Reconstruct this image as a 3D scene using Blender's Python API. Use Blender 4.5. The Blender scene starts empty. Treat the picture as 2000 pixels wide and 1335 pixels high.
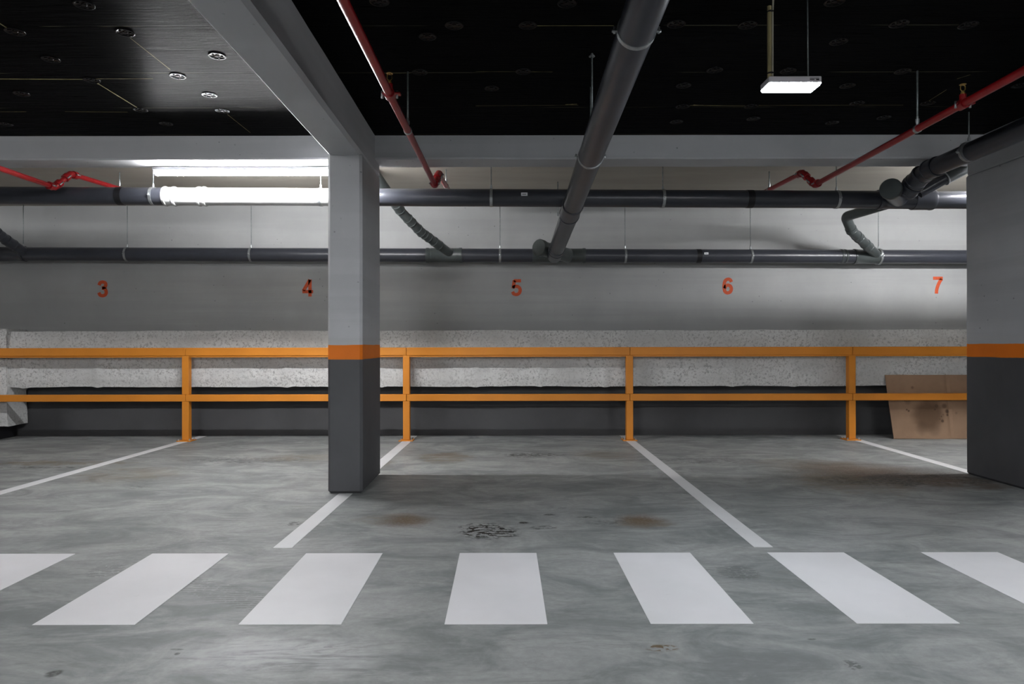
import bpy, bmesh, math, random
from mathutils import Vector, Matrix, noise

random.seed(7)
R = math.radians
SC = bpy.context.scene
COL = SC.collection

# ------------------------------------------------------------------ camera, world, exposure
EYE = 1.072                       # camera height above the floor, metres
CX, HY, F = 985.0, 674.0, 1333.0  # principal point and focal length in photo pixels (24 mm lens)
cam = bpy.data.cameras.new('camera')
cam.sensor_width = 36.0
cam.lens = 36.0 * F / 2000.0
cam.shift_x = (1000.0 - CX) / 2000.0
cam.shift_y = (HY - 667.5) / 2000.0
cam.clip_start = 0.05
co = bpy.data.objects.new('camera', cam)
COL.objects.link(co)
co.location = (0, 0, EYE)
co.rotation_euler = (R(90), R(0.10), 0)
SC.camera = co

w = bpy.data.worlds.new('world'); SC.world = w; w.use_nodes = True
w.node_tree.nodes['Background'].inputs[0].default_value = (0.8, 0.9, 1.0, 1)
w.node_tree.nodes['Background'].inputs[1].default_value = 0.0
SC.view_settings.view_transform = 'Standard'
SC.view_settings.look = 'None'
SC.view_settings.gamma = 1.0
SC.view_settings.exposure = 2.75
SC.view_settings.use_curve_mapping = False

TUBE = 46.0           # brightness of the fluorescent tubes
EMERG = 60.0          # brightness of the emergency lamp diffuser

CEIL = 2.7475         # underside of the insulated ceiling
WALL = 8.168          # distance of the far wall
BEAM_A, BEAM_B, BEAM_Z = 5.45, 5.71, 2.5595    # transverse beam: near face, far face, underside
COL_A, COL_B = 4.945, 5.67                     # columns: near and far face
COLX = [-6.39, -1.28, 3.83, 8.94]              # left faces of the columns, each 0.25 wide
DBEAM_Z = 2.452


def fl(px, py):
    """floor point seen at photo pixel px, py"""
    s = (py - HY) / EYE
    return Vector(((px - CX) / s, F / s, 0))


def dp(px, py, d):
    """point at distance d"""
    s = F / d
    return Vector(((px - CX) / s, d, EYE + (HY - py) / s))


# ------------------------------------------------------------------ node helpers
class NT:
    def __init__(self, name):
        self.m = bpy.data.materials.new(name)
        self.m.use_nodes = True
        self.t = self.m.node_tree
        self.b = self.t.nodes['Principled BSDF']
        self.tc = self.t.nodes.new('ShaderNodeTexCoord')
        self.geo = self.t.nodes.new('ShaderNodeNewGeometry')

    def n(self, typ, **kw):
        nd = self.t.nodes.new(typ)
        for k, v in kw.items():
            setattr(nd, k, v)
        return nd

    def lk(self, a, b):
        self.t.links.new(a, b)

    def val(self, sock, v):
        if hasattr(v, 'is_linked') or isinstance(v, bpy.types.NodeSocket):
            self.lk(v, sock)
        else:
            sock.default_value = v

    def math(self, op, a, b=0.0, c=0.0, clamp=False):
        nd = self.n('ShaderNodeMath', operation=op, use_clamp=clamp)
        self.val(nd.inputs[0], a); self.val(nd.inputs[1], b); self.val(nd.inputs[2], c)
        return nd.outputs[0]

    def pos(self, scale=(1, 1, 1), loc=(0, 0, 0), src=None):
        mp = self.n('ShaderNodeMapping')
        self.lk(src if src is not None else self.geo.outputs['Position'], mp.inputs[0])
        mp.inputs['Location'].default_value = loc
        mp.inputs['Scale'].default_value = scale
        return mp.outputs[0]

    def noise(self, scale=5, detail=4, rough=0.55, vec=None, dist=0.0, out='Fac'):
        nd = self.n('ShaderNodeTexNoise')
        self.lk(vec if vec is not None else self.geo.outputs['Position'], nd.inputs['Vector'])
        nd.inputs['Scale'].default_value = scale
        nd.inputs['Detail'].default_value = detail
        nd.inputs['Roughness'].default_value = rough
        nd.inputs['Distortion'].default_value = dist
        return nd.outputs['Fac' if out == 'Fac' else 'Color']

    def vor(self, scale, vec=None, feature='F1'):
        nd = self.n('ShaderNodeTexVoronoi', feature=feature)
        self.lk(vec if vec is not None else self.geo.outputs['Position'], nd.inputs['Vector'])
        nd.inputs['Scale'].default_value = scale
        return nd.outputs['Distance']

    def step(self, v, a, b, lo=0.0, hi=1.0):
        nd = self.n('ShaderNodeMapRange', interpolation_type='SMOOTHSTEP')
        self.val(nd.inputs['Value'], v)
        nd.inputs['From Min'].default_value = a
        nd.inputs['From Max'].default_value = b
        nd.inputs['To Min'].default_value = lo
        nd.inputs['To Max'].default_value = hi
        return nd.outputs['Result']

    def mix(self, f, a, b, blend='MIX'):
        nd = self.n('ShaderNodeMix', data_type='RGBA', blend_type=blend)
        self.val(nd.inputs[0], f)
        for s, v in ((nd.inputs[6], a), (nd.inputs[7], b)):
            if isinstance(v, (tuple, list)):
                s.default_value = (v[0], v[1], v[2], 1)
            else:
                self.lk(v, s)
        return nd.outputs[2]

    def xyz(self, vec=None):
        nd = self.n('ShaderNodeSeparateXYZ')
        self.lk(vec if vec is not None else self.geo.outputs['Position'], nd.inputs[0])
        return nd.outputs

    def bump(self, h, strength=0.2, dist=0.01):
        nd = self.n('ShaderNodeBump')
        nd.inputs['Strength'].default_value = strength
        nd.inputs['Distance'].default_value = dist
        self.lk(h, nd.inputs['Height'])
        self.lk(nd.outputs[0], self.b.inputs['Normal'])

    def out(self, col=None, rough=None, metal=None, spec=None):
        for k, v in (('Base Color', col), ('Roughness', rough), ('Metallic', metal), ('Specular IOR Level', spec)):
            if v is None:
                continue
            if isinstance(v, (tuple, list)):
                v = (v[0], v[1], v[2], 1)
            self.val(self.b.inputs[k], v)
        return self.m


def simple(name, col, rough=0.5, metal=0.0, spec=0.5, var=0.15, scale=6, bump=0.0, bscale=60):
    t = NT(name)
    n = t.noise(scale, 4, 0.6)
    c = t.mix(t.step(n, 0.3, 0.7), tuple(x * (1 - var) for x in col), tuple(min(1, x * (1 + var)) for x in col))
    if bump:
        t.bump(t.noise(bscale, 3, 0.6), bump, 0.004)
    return t.out(c, rough, metal, spec)


def painted_wall(name, light, dark, band=None, zb=(0.972, 1.078)):
    """light paint above, dark paint on the base, an optional band of colour between, with pores and dirt"""
    t = NT(name)
    x, y, z = t.xyz()
    blot = t.noise(1.3, 6, 0.6, t.pos((1, 1, 0.8)))
    fine = t.noise(40, 4, 0.6)
    lc = t.mix(t.step(blot, 0.3, 0.7), tuple(v * 0.92 for v in light), tuple(v * 1.06 for v in light))
    strat = t.noise(1.5, 4, 0.6, t.pos((0.12, 0.12, 3.2)))
    lc = t.mix(t.step(strat, 0.56, 0.42, 0, 0.35), lc, tuple(v * 0.80 for v in light))
    drip = t.noise(2.2, 3, 0.5, t.pos((1.0, 1.0, 0.12)))
    lc = t.mix(t.step(drip, 0.55, 0.75, 0, 0.12), lc, tuple(v * 0.6 for v in light))
    por = t.vor(11.0, t.pos((1, 1, 1.1)))
    pn = t.noise(3.1, 2, 0.5)
    pm = t.math('MULTIPLY', t.step(por, 0.05, 0.10, 1, 0), t.step(pn, 0.47, 0.60))
    lc = t.mix(t.math('MULTIPLY', pm, 0.55), lc, (0.08, 0.08, 0.075))
    dc = t.mix(t.step(blot, 0.3, 0.7), tuple(v * 0.85 for v in dark), tuple(v * 1.15 for v in dark))
    wob = t.math('MULTIPLY', t.math('SUBTRACT', t.noise(6, 2, 0.5), 0.5), 0.008)
    zz = t.math('ADD', z, wob)
    if band:
        bc = t.mix(t.step(t.noise(5, 3), 0.3, 0.7), tuple(v * 0.92 for v in band), band)
        lower = t.mix(t.math('GREATER_THAN', zz, zb[0]), dc, bc)
        c = t.mix(t.math('GREATER_THAN', zz, zb[1]), lower, lc)
    else:
        c = t.mix(t.math('GREATER_THAN', zz, zb[0]), dc, lc)
    hb = t.math('ADD', t.math('MULTIPLY', fine, 0.4), t.math('MULTIPLY', pm, -1.2))
    hb = t.math('ADD', hb, t.math('MULTIPLY', blot, 1.5))
    t.bump(hb, 0.25, 0.006)
    return t.out(c, 0.62, 0, 0.35)


def floor_material():
    t = NT('polished concrete floor')
    x, y, z = t.xyz()
    big = t.noise(0.55, 5, 0.6, t.pos((1, 1.4, 1)), 0.6)
    mid = t.noise(2.6, 7, 0.68, t.pos((0.75, 1.3, 1)), 0.9)
    fine = t.noise(30, 5, 0.7)
    arc = t.noise(9, 5, 0.7, t.pos((0.35, 1.6, 1)), 1.5)
    c = t.mix(t.step(big, 0.35, 0.65), (0.172, 0.186, 0.187), (0.238, 0.248, 0.244))
    c = t.mix(t.step(mid, 0.42, 0.66, 0, 0.65), c, (0.350, 0.356, 0.350))
    c = t.mix(t.step(mid, 0.50, 0.32, 0, 0.65), c, (0.128, 0.139, 0.138))
    c = t.mix(t.step(arc, 0.52, 0.72, 0, 0.30), c, (0.39, 0.395, 0.39))
    c = t.mix(t.step(arc, 0.48, 0.30, 0, 0.50), c, (0.13, 0.135, 0.13))
    c = t.mix(t.step(fine, 0.35, 0.65, 0, 0.22), c, (0.12, 0.12, 0.12))
    # saw-cut-like faint long marks
    warp = t.noise(7, 5, 0.65, out='Color')
    wsub = t.n('ShaderNodeVectorMath', operation='SUBTRACT'); t.lk(warp, wsub.inputs[0]); wsub.inputs[1].default_value = (0.5, 0.5, 0.5)
    speck = t.noise(24, 3, 0.6, t.pos((0.8, 1.3, 1)), 0.3)
    speck2 = t.noise(60, 2, 0.5)

    def ell(px, py, rx, ry, warpk=0.12, edge=(1.0, 0.55), rot=0.0):
        p = fl(px, py)
        sc = t.n('ShaderNodeVectorMath', operation='SCALE'); t.lk(wsub.outputs[0], sc.inputs[0]); sc.inputs['Scale'].default_value = warpk
        ad = t.n('ShaderNodeVectorMath', operation='ADD'); t.lk(t.geo.outputs['Position'], ad.inputs[0]); t.lk(sc.outputs[0], ad.inputs[1])
        mp = t.n('ShaderNodeMapping', vector_type='TEXTURE'); t.lk(ad.outputs[0], mp.inputs[0])
        mp.inputs['Location'].default_value = (p.x, p.y, 0)
        mp.inputs['Rotation'].default_value = (0, 0, R(rot))
        mp.inputs['Scale'].default_value = (rx, ry, 1000)
        ln = t.n('ShaderNodeVectorMath', operation='LENGTH'); t.lk(mp.outputs[0], ln.inputs[0])
        return t.step(ln.outputs['Value'], edge[1], edge[0], 1, 0)
    # rust and oil: (px, py, rx, ry, colour, strength, warp, kind)
    rust, oil, brown, tar = (0.092, 0.052, 0.025), (0.016, 0.016, 0.015), (0.135, 0.108, 0.068), (0.040, 0.027, 0.021)
    S = [
        (790, 1015, .175, .18, rust, 1.0, .16, 0), (772, 1013, .30, .17, brown, .35, .25, 1),
        (1252, 1017, .17, .17, rust, 1.0, .14, 0), (1262, 1022, .22, .14, brown, .4, .25, 1),
        (955, 1037, .20, .19, oil, .9, .20, 2), (930, 1030, .13, .12, oil, .8, .15, 2),
        (1022, 1020, .034, .028, oil, .95, .05, 0), (1073, 1005, .05, .02, oil, .8, .05, 0), (1062, 1030, .10, .06, oil, .5, .1, 2), (1145, 1010, .08, .03, oil, .6, .08, 2),
        (868, 893, .30, .40, brown, .6, .5, 1), (860, 887, .22, .12, rust, .45, .2, 0), (1040, 888, .35, .16, oil, .75, .4, 2), (1180, 888, .35, .35, brown, .4, .5, 1),
        (1730, 930, 1.05, .50, tar, 1.0, .45, 0), (1770, 937, .85, .30, oil, .80, .5, 2), (1650, 915, .60, .40, rust, .55, .5, 0), (1660, 945, .5, .5, brown, .5, .5, 1), (1880, 945, .4, .3, rust, .5, .5, 1),
        (100, 902, .9, .12, brown, .6, .5, 1), (70, 911, .5, .05, oil, .6, .2, 2), (720, 905, .25, .35, brown, .45, .4, 1), (480, 897, .7, .2, oil, .35, .5, 2), (590, 893, .5, .25, brown, .45, .5, 1), (250, 925, .5, .4, brown, .4, .5, 1),
        (265, 950, .10, .10, oil, .3, .2, 2), (580, 1022, .13, .06, oil, .5, .1, 2), (345, 1275, .012, .012, oil, .8, .01, 0), (345, 1266, .03, .01, oil, .5, .03, 0),
        (1290, 1265, .075, .03, (0.10, .065, .03), .9, .05, 2), (1665, 1300, .035, .045, oil, .45, .03, 2), (105, 1313, .03, .03, oil, .7, .03, 0),
        (640, 1262, .02, .01, oil, .7, .02, 0), (1585, 1249, .02, .008, oil, .6, .02, 0), (1190, 1020, .2, .06, oil, .3, .3, 2), (1560, 905, .6, .3, brown, .35, .5, 1), (1350, 900, .7, .2, oil, .3, .5, 2),
    ]
    for px, py, rx, ry, colr, k, wk, kind in S:
        m = ell(px, py, rx, ry, wk, (1.25, .15) if kind == 0 and rx > .1 else (1.0, .55))
        if kind == 1:
            m = t.math('MULTIPLY', m, t.step(arc, 0.38, 0.56))
        elif kind == 2:
            m = t.math('MULTIPLY', m, t.step(speck, 0.49, 0.53))
        else:
            m = t.math('MULTIPLY', t.math('MULTIPLY', m, t.step(speck2, 0.30, 0.58, 0.55, 1)), t.step(arc, 0.25, 0.48, 0.70, 1))
        c = t.mix(t.math('MULTIPLY', m, min(1.0, k * 1.25)), c, colr)
    # tyre prints: short parallel dashes
    wv = t.n('ShaderNodeTexWave', wave_type='BANDS', bands_direction='Y'); t.lk(t.pos((1, 1, 1)), wv.inputs['Vector'])
    wv.inputs['Scale'].default_value = 14; wv.inputs['Distortion'].default_value = 1.5; wv.inputs['Detail'].default_value = 1
    for px, py, rx, ry, k, rot in ((1440, 1117, .11, .12, .75, 12), (1385, 1112, .07, .03, .45, 12), (205, 1113, .09, .12, .65, 20), (330, 1072, .35, .5, .22, 20), (430, 1155, .6, .1, .5, -30), (880, 960, 0.6, .5, .12, 0)):
        m = t.math('MULTIPLY', ell(px, py, rx, ry, 0.04, (1.0, .75), rot), t.step(wv.outputs['Fac'], 0.55, 0.7))
        m = t.math('MULTIPLY', m, t.step(speck2, 0.3, 0.5))
        c = t.mix(t.math('MULTIPLY', m, k), c, (0.035, 0.037, 0.037))
    # a pale patch near the camera
    c = t.mix(t.math('MULTIPLY', ell(560, 1275, .50, .2, .35, (1.0, .2)), t.step(arc, 0.35, 0.6, 0, .6)), c, (0.44, 0.445, 0.45))
    h = t.math('ADD', t.math('MULTIPLY', mid, 1.0), t.math('MULTIPLY', fine, 0.15))
    t.bump(h, 0.10, 0.006)
    r = t.step(mid, 0.3, 0.7, 0.60, 0.48)
    return t.out(c, r, 0, 0.40)


def ceiling_material():
    t = NT('black foil faced insulation boards')
    x, y, z = t.xyz()
    strk = t.noise(6, 6, 0.7, t.pos((0.55, 9.0, 1)), 0.3)
    fine = t.noise(50, 4, 0.7, t.pos((0.3, 3, 1)))
    blot = t.noise(0.8, 4, 0.6)
    c = t.mix(t.step(strk, 0.3, 0.7), (0.002, 0.002, 0.0022), (0.006, 0.006, 0.0062))
    # board joints every 0.615 m
    d = t.math('ABSOLUTE', t.math('SUBTRACT', t.math('FRACT', t.math('DIVIDE', t.math('SUBTRACT', y, 3.58 - 6.15), 0.615)), 0.0))
    j = t.math('MINIMUM', d, t.math('SUBTRACT', 1.0, d))
    jm = t.step(j, 0.004, 0.009, 1, 0)
    jn = t.step(t.noise(1.1, 3, 0.6, t.pos((1, 3, 1))), 0.48, 0.60)
    c = t.mix(t.math('MULTIPLY', t.math('MULTIPLY', jm, jn), 0.7), c, (0.11, 0.105, 0.07))
    h = t.math('ADD', strk, t.math('MULTIPLY', fine, 0.25))
    h = t.math('ADD', h, t.math('MULTIPLY', jm, -0.6))
    t.bump(h, 0.75, 0.006)
    r = t.step(strk, 0.3, 0.7, 0.26, 0.44)
    t.b.inputs['IOR'].default_value = 1.03
    return t.out(c, r, 0, 0.5)


def spray_material():
    t = NT('sprayed mineral fireproofing')
    a = t.noise(40, 6, 0.8)
    b = t.noise(2.4, 3, 0.6)
    v = t.noise(70, 3, 0.7)
    c = t.mix(t.step(b, 0.3, 0.7), (0.52, 0.525, 0.52), (0.63, 0.635, 0.63))
    c = t.mix(t.math('MULTIPLY', t.step(a, 0.50, 0.40), t.step(b, 0.35, 0.6, 0.35, 0.85)), c, (0.27, 0.27, 0.27))
    h = t.math('ADD', a, t.math('MULTIPLY', v, 0.5))
    t.bump(h, 0.6, 0.012)
    return t.out(c, 0.95, 0, 0.1)


def beige_material():
    t = NT('bare beige concrete soffit')
    n = t.noise(1.2, 5, 0.6, t.pos((0.4, 2, 1)))
    c = t.mix(t.step(n, 0.3, 0.7), (0.33, 0.305, 0.265), (0.40, 0.375, 0.33))
    t.bump(t.noise(25, 4), 0.15, 0.004)
    return t.out(c, 0.75, 0, 0.25)


def paint_marking(name, col, wear=0.12):
    t = NT(name)
    n = t.noise(18, 6, 0.75)
    b = t.noise(2.5, 3, 0.6)
    s = t.noise(55, 3, 0.6)
    c = t.mix(t.step(b, 0.3, 0.7), tuple(v * 0.93 for v in col), col)
    c = t.mix(t.math('MULTIPLY', t.step(n, 0.62, 0.75), wear * 2), c, (0.28, 0.28, 0.27))
    c = t.mix(t.step(s, 0.72, 0.78, 0, 0.35), c, (0.2, 0.2, 0.2))
    t.bump(n, 0.08, 0.003)
    return t.out(c, 0.5, 0, 0.35)


def digit_paint():
    t = NT('orange stencil paint')
    n = t.noise(60, 3, 0.6)
    c = t.mix(t.step(n, 0.60, 0.72, 0, 0.45), (0.56, 0.083, 0.025), (0.45, 0.33, 0.27))
    return t.out(c, 0.6, 0, 0.3)


def cardboard_material():
    t = NT('stained cardboard')
    x, y, z = t.xyz(t.tc.outputs['Object'])
    n = t.noise(3, 4, 0.6, t.tc.outputs['Object'])
    c = t.mix(t.step(n, 0.3, 0.7), (0.235, 0.150, 0.097), (0.285, 0.185, 0.122))
    wave = t.noise(5, 5, 0.65, t.tc.outputs['Object'], out='Color')

    def disc(cx, cz, r, edge, wk):
        sc = t.n('ShaderNodeVectorMath', operation='MULTIPLY_ADD'); t.lk(wave, sc.inputs[0]); sc.inputs[1].default_value = (wk, wk, wk)
        t.lk(t.tc.outputs['Object'], sc.inputs[2])
        mp = t.n('ShaderNodeMapping', vector_type='TEXTURE'); t.lk(sc.outputs[0], mp.inputs[0])
        mp.inputs['Location'].default_value = (cx + wk / 2, 0, cz + wk / 2)
        mp.inputs['Scale'].default_value = (r, 1000, r)
        ln = t.n('ShaderNodeVectorMath', operation='LENGTH'); t.lk(mp.outputs[0], ln.inputs[0])
        return t.step(ln.outputs['Value'], edge, 1.0, 1, 0)
    c = t.mix(t.math('MULTIPLY', disc(0.40, 0.27, 0.22, 0.45, 0.10), 0.75), c, (0.085, 0.050, 0.030))
    for cx, cz, r, k in ((.165, .33, .014, .7), (.185, .315, .016, .8), (.62, .31, .035, .85), (.62, .27, .022, .8), (.56, .20, .025, .8), (.55, .25, .012, .7), (.48, .33, .014, .7), (.53, .22, .010, .6),
                         (.59, .37, .04, .6), (.50, .37, .03, .5), (.24, .58, .022, .5), (.72, .29, .02, .3), (.47, .10, .10, .3), (.18, .42, .05, .3), (.33, .12, .10, .35), (.57, .27, .010, .6)):
        c = t.mix(t.math('MULTIPLY', disc(cx, cz, r, 0.3, 0.02), k), c, (0.05, 0.030, 0.02))
    return t.out(c, 0.85, 0, 0.15)


def emis(name, col, k):
    m = bpy.data.materials.new(name); m.use_nodes = True
    b = m.node_tree.nodes['Principled BSDF']
    b.inputs['Base Color'].default_value = (0.8, 0.8, 0.8, 1)
    b.inputs['Emission Color'].default_value = (*col, 1)
    b.inputs['Emission Strength'].default_value = k
    return m


GREY = (0.455, 0.463, 0.480)
M = dict(
    wall=painted_wall('grey wall paint over charcoal base', (0.36, 0.365, 0.365), (0.060, 0.060, 0.063)),
    column=painted_wall('grey, orange and charcoal column paint', GREY, (0.072, 0.073, 0.079), (0.80, 0.190, 0.006)),
    beam=painted_wall('grey beam paint', GREY, GREY),
    floor=floor_material(),
    ceil=ceiling_material(),
    spray=spray_material(),
    beige=beige_material(),
    stripe=paint_marking('white crosswalk paint', (0.655, 0.65, 0.665)),
    line=paint_marking('pale grey line paint', (0.62, 0.62, 0.63), 0.2),
    digit=digit_paint(),
    orange=simple('orange powder coat', (0.57, 0.205, 0.022), 0.45, 0, 0.3, 0.06, 2),
    pipe=simple('dark grey plastic pipe', (0.040, 0.043, 0.054), 0.30, 0, 0.5, 0.12, 4, 0.05, 30),
    pipeg=simple('green grey plastic fitting', (0.062, 0.072, 0.072), 0.30, 0, 0.5, 0.15, 5, 0.05, 30),
    pipew=simple('pale plastic pipe', (0.42, 0.43, 0.43), 0.35, 0, 0.5, 0.05, 4),
    rubber=simple('black rubber', (0.008, 0.008, 0.010), 0.5, 0, 0.4),
    red=simple('red enamel pipe paint', (0.27, 0.007, 0.010), 0.30, 0, 0.5, 0.12, 10),
    steel=simple('galvanised steel', (0.42, 0.44, 0.45), 0.42, 0.85, 0.5, 0.15, 40),
    rod=simple('zinc threaded rod', (0.25, 0.28, 0.28), 0.5, 0.6, 0.5, 0.2, 60),
    brass=simple('brass', (0.60, 0.40, 0.12), 0.3, 0.9, 0.5),
    card=cardboard_material(),
    cardedge=simple('cardboard edge', (0.20, 0.13, 0.085), 0.9, 0, 0.1),
    white=simple('white lamp housing', (0.55, 0.53, 0.57), 0.4, 0, 0.4, 0.03),
    housing=simple('grey batten housing', (0.16, 0.16, 0.165), 0.5, 0, 0.3, 0.03),
    conduit=simple('yellowed pvc conduit', (0.34, 0.29, 0.15), 0.45, 0, 0.4),
    cable=simple('cream cable', (0.50, 0.47, 0.38), 0.45, 0, 0.4),
    disc=simple('dark anchor plate', (0.0025, 0.0025, 0.003), 0.26, 0.0, 0.07, 0.3, 60),
    tape=simple('yellowed joint tape', (0.24, 0.205, 0.08), 0.6, 0, 0.4, 0.35, 12),
    paper=simple('white sticker', (0.75, 0.75, 0.78), 0.5, 0, 0.3, 0.02),
    ink=simple('black ink', (0.02, 0.02, 0.02), 0.6, 0, 0.2),
    tube=emis('lit fluorescent tube', (0.985, 0.99, 1.0), TUBE),
    led=emis('lit emergency diffuser', (0.88, 0.94, 1.0), EMERG),
)


# ------------------------------------------------------------------ geometry helpers
class MB:
    def __init__(self):
        self.bm = bmesh.new()

    def box(self, c0, c1, bev=0.0, seg=1):
        a = Vector([min(p, q) for p, q in zip(c0, c1)]); b = Vector([max(p, q) for p, q in zip(c0, c1)])
        r = bmesh.ops.create_cube(self.bm, size=1)
        vs = r['verts']
        for v in vs:
            v.co = Vector((a[i] + (v.co[i] + 0.5) * (b[i] - a[i]) for i in range(3)))
        if bev:
            es = list({e for v in vs for e in v.link_edges})
            bmesh.ops.bevel(self.bm, geom=es, offset=bev, segments=seg, affect='EDGES', clamp_overlap=True)
        return self

    def tube(self, pts, r, n=24, caps=True, smooth=True):
        """tube through points; r a number or a list of radii"""
        P = [Vector(p) for p in pts]
        rr = r if isinstance(r, (list, tuple)) else [r] * len(P)
        up = None; rings = []
        for i, p in enumerate(P):
            if i == 0: d = (P[1] - P[0])
            elif i == len(P) - 1: d = (P[-1] - P[-2])
            else:
                d1 = (P[i] - P[i - 1]); d2 = (P[i + 1] - P[i])
                d = (d1.normalized() if d1.length > 1e-9 else Vector()) + (d2.normalized() if d2.length > 1e-9 else Vector())
            d.normalize()
            if up is None:
                up = Vector((0, 0, 1)) if abs(d.z) < 0.9 else Vector((1, 0, 0))
            s = d.cross(up).normalized(); u = s.cross(d).normalized(); up = u
            ring = []
            for k in range(n):
                a = 2 * math.pi * k / n
                ring.append(self.bm.verts.new(p + (s * math.cos(a) + u * math.sin(a)) * rr[i]))
            rings.append(ring)
        for a, b in zip(rings, rings[1:]):
            for k in range(n):
                f = self.bm.faces.new((a[k], a[(k + 1) % n], b[(k + 1) % n], b[k])); f.smooth = smooth
        if caps:
            self.bm.faces.new(list(reversed(rings[0]))); self.bm.faces.new(rings[-1])
        return self

    def lathe(self, prof, p0, d, n=24):
        """profile [(t, r)] revolved about the axis p0 + d*t, hard steps kept"""
        p0 = Vector(p0); d = Vector(d).normalized()
        up = Vector((0, 0, 1)) if abs(d.z) < 0.9 else Vector((1, 0, 0))
        s = d.cross(up).normalized(); u = s.cross(d).normalized()
        rings = []
        for t, r in prof:
            rings.append([self.bm.verts.new(p0 + d * t + (s * math.cos(2 * math.pi * k / n) + u * math.sin(2 * math.pi * k / n)) * max(r, 1e-4)) for k in range(n)])
        for a, b in zip(rings, rings[1:]):
            for k in range(n):
                f = self.bm.faces.new((a[k], a[(k + 1) % n], b[(k + 1) % n], b[k])); f.smooth = True
        self.bm.faces.new(list(reversed(rings[0]))); self.bm.faces.new(rings[-1])
        return self

    def build(self, name, mat, parent=None, loc=None):
        bmesh.ops.recalc_face_normals(self.bm, faces=self.bm.faces)
        for e in self.bm.edges:
            if len(e.link_faces) == 2 and e.calc_face_angle(0) > R(40):
                e.smooth = False
        me = bpy.data.meshes.new(name)
        self.bm.to_mesh(me); self.bm.free()
        for m in (mat if isinstance(mat, (list, tuple)) else [mat]):
            me.materials.append(m)
        o = bpy.data.objects.new(name, me); COL.objects.link(o)
        base = Vector(loc) if loc is not None else None
        if base is not None:
            me.transform(Matrix.Translation(-base)); o.location = base
        if parent is not None:
            o.parent = parent
            pw = parent_world(parent)
            if base is None:
                me.transform(Matrix.Translation(-pw))
            else:
                o.location = base - pw
        return o


def parent_world(o):
    v = Vector(o.location)
    while o.parent is not None:
        o = o.parent; v += Vector(o.location)
    return v


def tag(o, label, cat=None, group=None, kind=None):
    if label: o['label'] = label
    if cat: o['category'] = cat
    if group: o['group'] = group
    if kind: o['kind'] = kind
    return o


def thing(name, loc, label, cat, group=None):
    o = bpy.data.objects.new(name, None); COL.objects.link(o)
    o.location = loc; o.empty_display_size = 0.1
    return tag(o, label, cat, group)


def struct(o, label=None):
    return tag(o, label, None, None, 'structure')


# ------------------------------------------------------------------ the setting
XL, XR, YB = -11.5, 11.5, -9.0
struct(MB().box((XL, YB, -0.2), (XR, WALL + 0.2, 0)).build('floor', M['floor']), 'polished grey concrete car park floor with rust and oil stains')
struct(MB().box((XL, WALL, 0.0), (XR, WALL + 0.25, 3.0)).build('wall_back', M['wall']), 'long grey concrete wall with charcoal base behind the orange guardrail')
struct(MB().box((XL, YB - 0.25, 0.0), (XR, YB, 3.0)).build('wall_front', M['wall']), 'grey concrete wall at the far side of the aisle')
struct(MB().box((XL - 0.25, YB, 0.0), (XL, WALL, 3.0)).build('wall_left', M['wall']), 'grey concrete side wall beyond the first bays')
struct(MB().box((XR, YB, 0.0), (XR + 0.25, WALL, 3.0)).build('wall_right', M['wall']), 'grey concrete side wall beyond the last bays')
ceil = struct(MB().box((XL, YB, CEIL), (XR, BEAM_A + 0.05, CEIL + 0.2)).build('ceiling', M['ceil']), 'glossy black insulation board ceiling with round anchor plates')
struct(MB().box((XL, BEAM_A + 0.05, CEIL + 0.001), (XR, WALL, CEIL + 0.2)).build('ceiling', M['beige']), 'bare beige concrete ceiling strip between the beam and the wall')


def rough_box(c0, c1, step, amp, seed=0.0, chamfer=0.0):
    """a cast concrete box whose faces and arrises are not quite straight"""
    mb = MB(); mb.box(c0, c1, chamfer)
    L = [abs(c1[i] - c0[i]) for i in range(3)]
    ax = L.index(max(L))
    n = int(L[ax] / step)
    lo = min(c0[ax], c1[ax])
    for k in range(1, n):
        pt = Vector((0, 0, 0)); pt[ax] = lo + L[ax] * k / n
        no = Vector((0, 0, 0)); no[ax] = 1
        bmesh.ops.bisect_plane(mb.bm, geom=mb.bm.verts[:] + mb.bm.edges[:] + mb.bm.faces[:], plane_co=pt, plane_no=no)
    for v in mb.bm.verts:
        q = v.co * 2.3 + Vector((seed, 0, seed * 1.7))
        d = noise.noise_vector(q) * amp
        d[ax] = 0
        v.co += d
    return mb


struct(rough_box((XL, BEAM_A, BEAM_Z), (XR, BEAM_B, CEIL + 0.1), 0.25, 0.004, 3.1, 0.012).build('beam', M['beam']), 'grey concrete beam running across above the upper drain pipe')
for i, cx in enumerate(COLX):
    where = ('beyond the left edge of the photo', 'the nearest one, between numbers 4 and 5', 'at the right edge beside the cardboard', 'beyond the right edge of the photo')[i]
    c = rough_box((cx, COL_A, 0), (cx + 0.25, COL_B, DBEAM_Z + 0.02), 0.3, 0.0035, i * 5.0, 0.018)
    struct(c.build('column', M['column']), 'grey concrete column with orange band and charcoal base, ' + where)
    b = rough_box((cx, YB, DBEAM_Z), (cx + 0.25, COL_B - 0.01, CEIL + 0.1), 0.35, 0.0035, i * 7.0 + 1, 0.022)
    struct(b.build('beam', M['beam']), 'grey concrete beam running towards the camera from the column ' + where)

# anchor plates and joint tape of the ceiling
CZ = CEIL - EYE


def cp(px, py):
    s = (HY - py) / CZ
    return Vector(((px - CX) / s, F / s, CEIL))


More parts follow.
